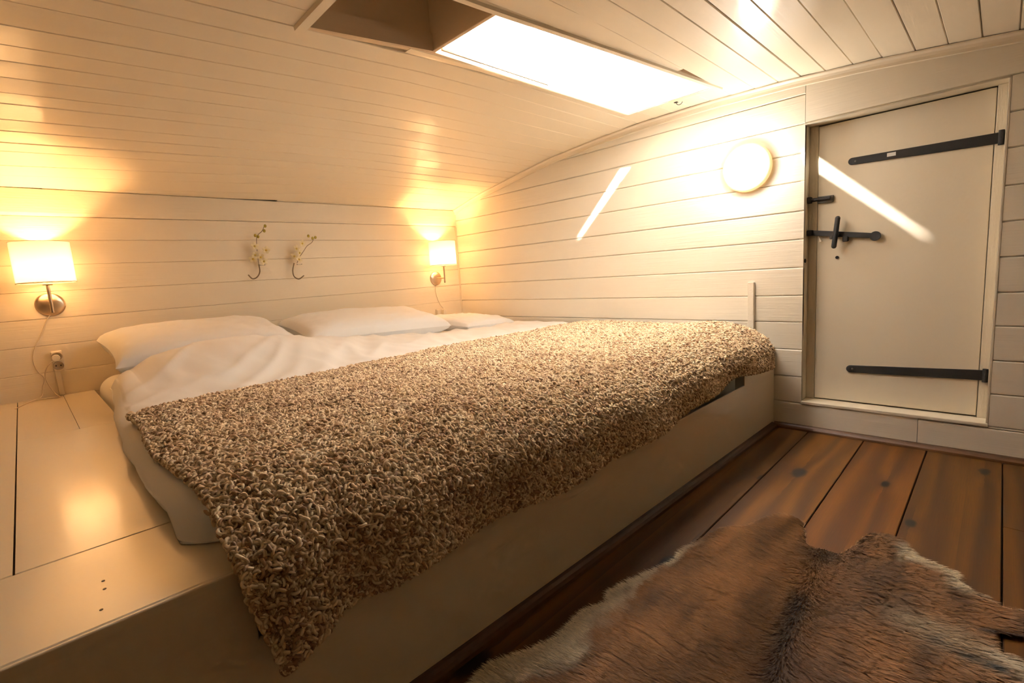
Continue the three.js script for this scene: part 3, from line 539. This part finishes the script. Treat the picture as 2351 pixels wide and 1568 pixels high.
// ------------------------------------------------------------------ bedside sconces
function sconce(x, label, cordPts, extra) {
  const t = thing('wall_sconce', label, 'wall lamp', [x, 0.80, ZH]);
  const lathe = (pts, n = 40) => new THREE.LatheGeometry(pts.map(([a, b]) => new THREE.Vector2(a, b)), n);
  const plate = lathe([[0, 0.017], [0.02, 0.0165], [0.040, 0.013], [0.050, 0.006], [0.0515, 0.001], [0, 0.001]]); plate.rotateX(Math.PI / 2);
  part('wall_plate', plate, M.brass, t, 'round brushed metal wall plate');
  const arm = new THREE.CylinderGeometry(0.0045, 0.0045, 0.098, 14); arm.rotateX(Math.PI / 2); arm.translate(0, 0, 0.062); part('arm', arm, M.brass, t);
  const stem = new THREE.CylinderGeometry(0.0062, 0.0062, 0.118, 16); stem.translate(0, 0.024, 0.110); part('stem', stem, M.brass, t);
  const sock = lathe([[0.0, 0.082], [0.017, 0.083], [0.0175, 0.088], [0.014, 0.092], [0.014, 0.118], [0.0, 0.118]], 24); sock.translate(0, 0, 0.110); part('socket', sock, M.brass, t);
  const sh = part('lamp_shade', lathe([[0.096, 0.092], [0.0968, 0.0915], [0.0968, 0.2625], [0.096, 0.262]].map((p) => p), 64), M.shade, t, 'cream fabric drum shade, lit');
  sh.position.z = 0.110;
  const ring = (y) => { const g = new THREE.TorusGeometry(0.0965, 0.0012, 6, 64); g.rotateX(Math.PI / 2); g.translate(0, y, 0); return g; };
  part('shade_ring', ring(0.092), M.lampBase, sh); part('shade_ring', ring(0.262), M.lampBase, sh);
  const spokes = [0, 1, 2].map((k) => { const g = new THREE.CylinderGeometry(0.0012, 0.0012, 0.09, 6); g.rotateZ(Math.PI / 2); g.translate(0.05, 0.094, 0); g.rotateY(k * 2.1 + 0.5); return g; });
  const dif = new THREE.RingGeometry(0.0185, 0.0955, 56); dif.rotateX(Math.PI / 2); dif.translate(0, 0.0965, 0); part('diffuser', dif, M.diffuser, sh, 'cream disc closing the shade below');
  part('shade_spokes', spokes, M.brass, sh);
  const bulb = lathe([[0.0, 0.112], [0.009, 0.113], [0.010, 0.122], [0.018, 0.138], [0.020, 0.15], [0.017, 0.163], [0.009, 0.171], [0, 0.173]], 24); bulb.translate(0, 0, 0.110);
  part('bulb', bulb, M.bulb, t, 'small glowing bulb inside the shade');
  part('cord', tube(cordPts.map(([a, b, c]) => [a - x, b - 0.80, c - ZH]), 0.0022, 60, 7), M.cord, t, 'thin pale lamp cord');
  const l = new THREE.PointLight(SCONCE_COLOR, SCONCE_POWER, 0, 2); l.position.set(0, 0.15, 0.110); l.shadow.radius = 1.2; t.add(l); l.name = 'sconce_light';
  return t;
}
const ZW = ZH + 0.006;
sconce(0.097, 'brushed metal sconce with cream drum shade left of the bed, above the double socket', [[0.09, 0.755, ZW], [0.076, 0.733, ZW], [0.049, 0.672, ZW], [0.024, 0.624, ZW], [0.011, 0.587, ZW], [0.007, 0.549, ZW], [0.016, 0.508, ZW], [0.031, 0.478, ZW], [0.020, 0.439, ZW + 0.004], [0.010, 0.402, ZW + 0.02], [-0.026, YP + 0.003, -2.937], [-0.072, YP + 0.003, -2.80]]);
sconce(2.216, 'brushed metal sconce with cream drum shade in the corner right of the bed', [[2.210, 0.75, ZW], [2.2, 0.718, ZW], [2.212, 0.652, ZW], [2.235, 0.60, ZW], [2.243, 0.575, ZW + 0.02]]);

// ------------------------------------------------------------------ round lamp on the gable
{
  const t = thing('round_wall_lamp', 'glowing round opal glass lamp on the gable wall left of the hatch door', 'wall lamp', [XG, 1.206, -0.852]);
  const L = (p) => { const g = new THREE.LatheGeometry(p.map(([a, b]) => new THREE.Vector2(a, b)), 56); g.rotateZ(Math.PI / 2); return g; };
  part('base', L([[0, 0.0], [0.100, 0.0], [0.107, 0.006], [0.107, 0.018], [0.101, 0.026], [0.084, 0.028], [0.084, 0.018], [0, 0.018]]), M.lampRim, t, 'glass rim of the lamp, amber glow stands in for lamplight');
  part('opal_glass', L([[0.076, 0.0185], [0.080, 0.030], [0.080, 0.058], [0.074, 0.072], [0.058, 0.082], [0.034, 0.088], [0.0, 0.090]]), M.opal, t, 'glowing white glass bowl');
  const l = new THREE.PointLight(ROUND_COLOR, ROUND_POWER, 0, 2); l.position.set(-0.058, 0, 0); l.shadow.radius = 3; t.add(l); l.name = 'round_lamp_light';
}

// ------------------------------------------------------------------ sockets and trunking
{
  const t = thing('double_socket', 'cream double power socket on the head wall left of the bed', 'socket', [0.084, 0.548, ZH]);
  part('housing', boxGeo(-0.019, 0.021, -0.046, 0.046, 0.0, 0.030, 0.006), M.plastic, t);
  const disc = (y) => { const g = new THREE.LatheGeometry([[0, 0.0305], [0.013, 0.0305], [0.0165, 0.036], [0.0185, 0.036], [0.0185, 0.029]].map(([a, b]) => new THREE.Vector2(a, b)), 28); g.rotateX(Math.PI / 2); g.translate(0, y, 0); return g; };
  const pinh = (x, y) => { const g = new THREE.CylinderGeometry(0.0028, 0.0028, 0.002, 10); g.rotateX(Math.PI / 2); g.translate(x, y, 0.0312); return g; };
  for (const y of [0.022, -0.020]) { const f = part('socket_face', disc(y), M.socketFace, t, 'dark recessed socket face'); part('pin_hole', pinh(-0.008, y), M.hole, f); part('pin_hole', pinh(0.008, y), M.hole, f); }
  part('plug', (() => { const g = new THREE.CylinderGeometry(0.013, 0.015, 0.03, 18); g.rotateX(Math.PI / 2); g.translate(-0.004, 0.016, 0.048); return g; })(), M.plastic, t, 'pale lamp plug');
  const c = thing('cable_trunking', 'narrow vertical cream cable trunking under the left double socket', 'trunking', [0.078, 0, ZH]);
  part('channel', boxGeo(-0.010, 0.010, YP, 0.502, 0.0005, 0.016, 0.003), M.plastic, c);
  part('plug_cord', tube([[-0.004, 0.56, 0.06], [-0.028, 0.535, 0.055], [-0.043, 0.49, 0.02], [-0.036, 0.44, 0.012], [-0.020, 0.402, 0.03], [-0.012, YP + 0.003, 0.075], [-0.05, YP + 0.003, 0.055], [-0.085, YP + 0.003, 0.04]], 0.0022, 50, 7), M.cord, c, 'thin pale cord looping to the platform');
  const s = thing('power_socket', 'small power socket on the head wall under the right sconce', 'socket', [2.228, 0.535, ZH]);
  part('housing', boxGeo(-0.04, 0.045, -0.034, 0.036, 0.0, 0.012, 0.005), M.wall, s);
  part('plug', boxGeo(0.004, 0.030, -0.030, 0.032, 0.012, 0.045, 0.006), M.plastic, s, 'pale plug');
  part('socket_face', boxGeo(-0.034, -0.010, -0.026, 0.030, 0.012, 0.018, 0.004), M.plastic, s);
}

// ------------------------------------------------------------------ two orchid sprigs in small wall vases of clear glass
function orchid(label, cx, cy, hook, stem, flowers, buds) {
  const t = thing('orchid_vase', label, 'flower', [cx, cy, ZH], 'orchid wall vases'); delete t.userData.group;
  const g = new THREE.LatheGeometry([[0.012, 0.036], [0.020, 0.028], [0.038, 0.016], [0.046, -0.004], [0.040, -0.026], [0.022, -0.040], [0.0, -0.044]].map(([a, b]) => new THREE.Vector2(a, b)), 32);
  g.scale(1, 1, 0.62); g.translate(0, 0, 0.034);
  part('glass_bowl', g, M.glass, t, 'clear glass wall vase');
  part('glass_rim', (() => { const r = new THREE.TorusGeometry(0.014, 0.0022, 8, 28); r.rotateX(Math.PI / 2); r.scale(1, 1, 0.7); r.translate(0, 0.036, 0.034); return r; })(), M.solidGlass, t);
  const rel = (p, z) => [p[0] - cx, p[1] - cy, z];
  part('hook_stem', tube(hook.map((p) => rel(p, 0.040)), 0.0034, 24, 8), M.stem, t, 'dark curled stem inside the glass');
  part('stem', tube(stem.map((p, i) => rel(p, 0.040 + 0.004 * Math.sin(i))), 0.0016, 24, 7), M.stem, t);
  const pet = () => { const s = new THREE.SphereGeometry(1, 10, 7); s.scale(0.0085, 0.0125, 0.0016); s.translate(0, 0.011, 0); return s; };
  flowers.forEach((p, i) => {
    const gs = []; for (let k = 0; k < 5; k++) { const q = pet(); q.rotateX(0.25); q.rotateZ(k * Math.PI * 0.4 + i); gs.push(q); }
    const f = part('blossom', gs, M.petal, t, 'cream orchid blossom'); f.position.set(...rel(p, 0.046 + 0.006 * (i % 2))); f.rotation.set(rr(-0.5, 0.4), rr(-0.6, 0.6), 0);
    const h = new THREE.SphereGeometry(0.0062, 10, 8); h.scale(1, 1, 0.7); h.translate(0, -0.001, 0.003); part('heart', h, M.heart, f);
  });
  buds.forEach((p, i) => { const s = new THREE.SphereGeometry(0.0085, 12, 9); s.scale(0.85, 1.1, 0.85); const o = part('bud', s, M.bud, t, 'green orchid bud'); o.position.set(...rel(p, 0.044)); });
}
orchid('upright orchid sprig in a clear glass wall vase, nearer the left sconce', 0.998, 0.905,
  [[0.915, 0.890], [0.935, 0.867], [0.958, 0.874], [0.977, 0.902], [0.978, 0.945]], [[0.978, 0.945], [0.976, 0.986], [0.979, 1.046], [0.988, 1.10], [1.02, 1.13], [1.035, 1.157]],
  [[0.966, 1.045], [1.022, 1.022], [0.962, 0.998], [0.990, 0.985], [1.004, 0.962], [0.948, 0.975]], [[1.037, 1.157], [1.029, 1.13], [0.978, 1.104], [0.992, 1.098]]);
orchid('orchid sprig leaning right in a clear glass wall vase', 1.206, 0.902,
  [[1.173, 0.946], [1.160, 0.901], [1.164, 0.868], [1.188, 0.852], [1.222, 0.870]], [[1.19, 0.945], [1.205, 0.975], [1.235, 1.012], [1.262, 1.044], [1.296, 1.066], [1.312, 1.092]],
  [[1.232, 1.060], [1.192, 1.028], [1.178, 0.985], [1.198, 0.966], [1.208, 1.005]], [[1.276, 1.103], [1.318, 1.095], [1.300, 1.090]]);

// ------------------------------------------------------------------ small hook on the ceiling by the skylight
{
  const t = thing('ceiling_hook', 'tiny metal hook on the ceiling at the skylight corner near the gable', 'hook', [2.296, ceilY(-1.12), -1.12]);
  part('hook', tube([[0, 0.004, 0], [0, -0.006, 0.002], [0.002, -0.013, 0.010], [0.004, -0.012, 0.022], [0.004, -0.004, 0.030]], 0.0016, 20, 7), M.ironGrey, t);
  part('hook_plate', boxGeo(-0.006, 0.006, -0.002, 0.001, -0.008, 0.008, 0.0008), M.ironGrey, t);
}

scene.traverse((o) => { if (o.isMesh || o.isLight) { o.castShadow = true; if (o.isMesh) o.receiveShadow = true; } });
renderer.render(scene, camera);
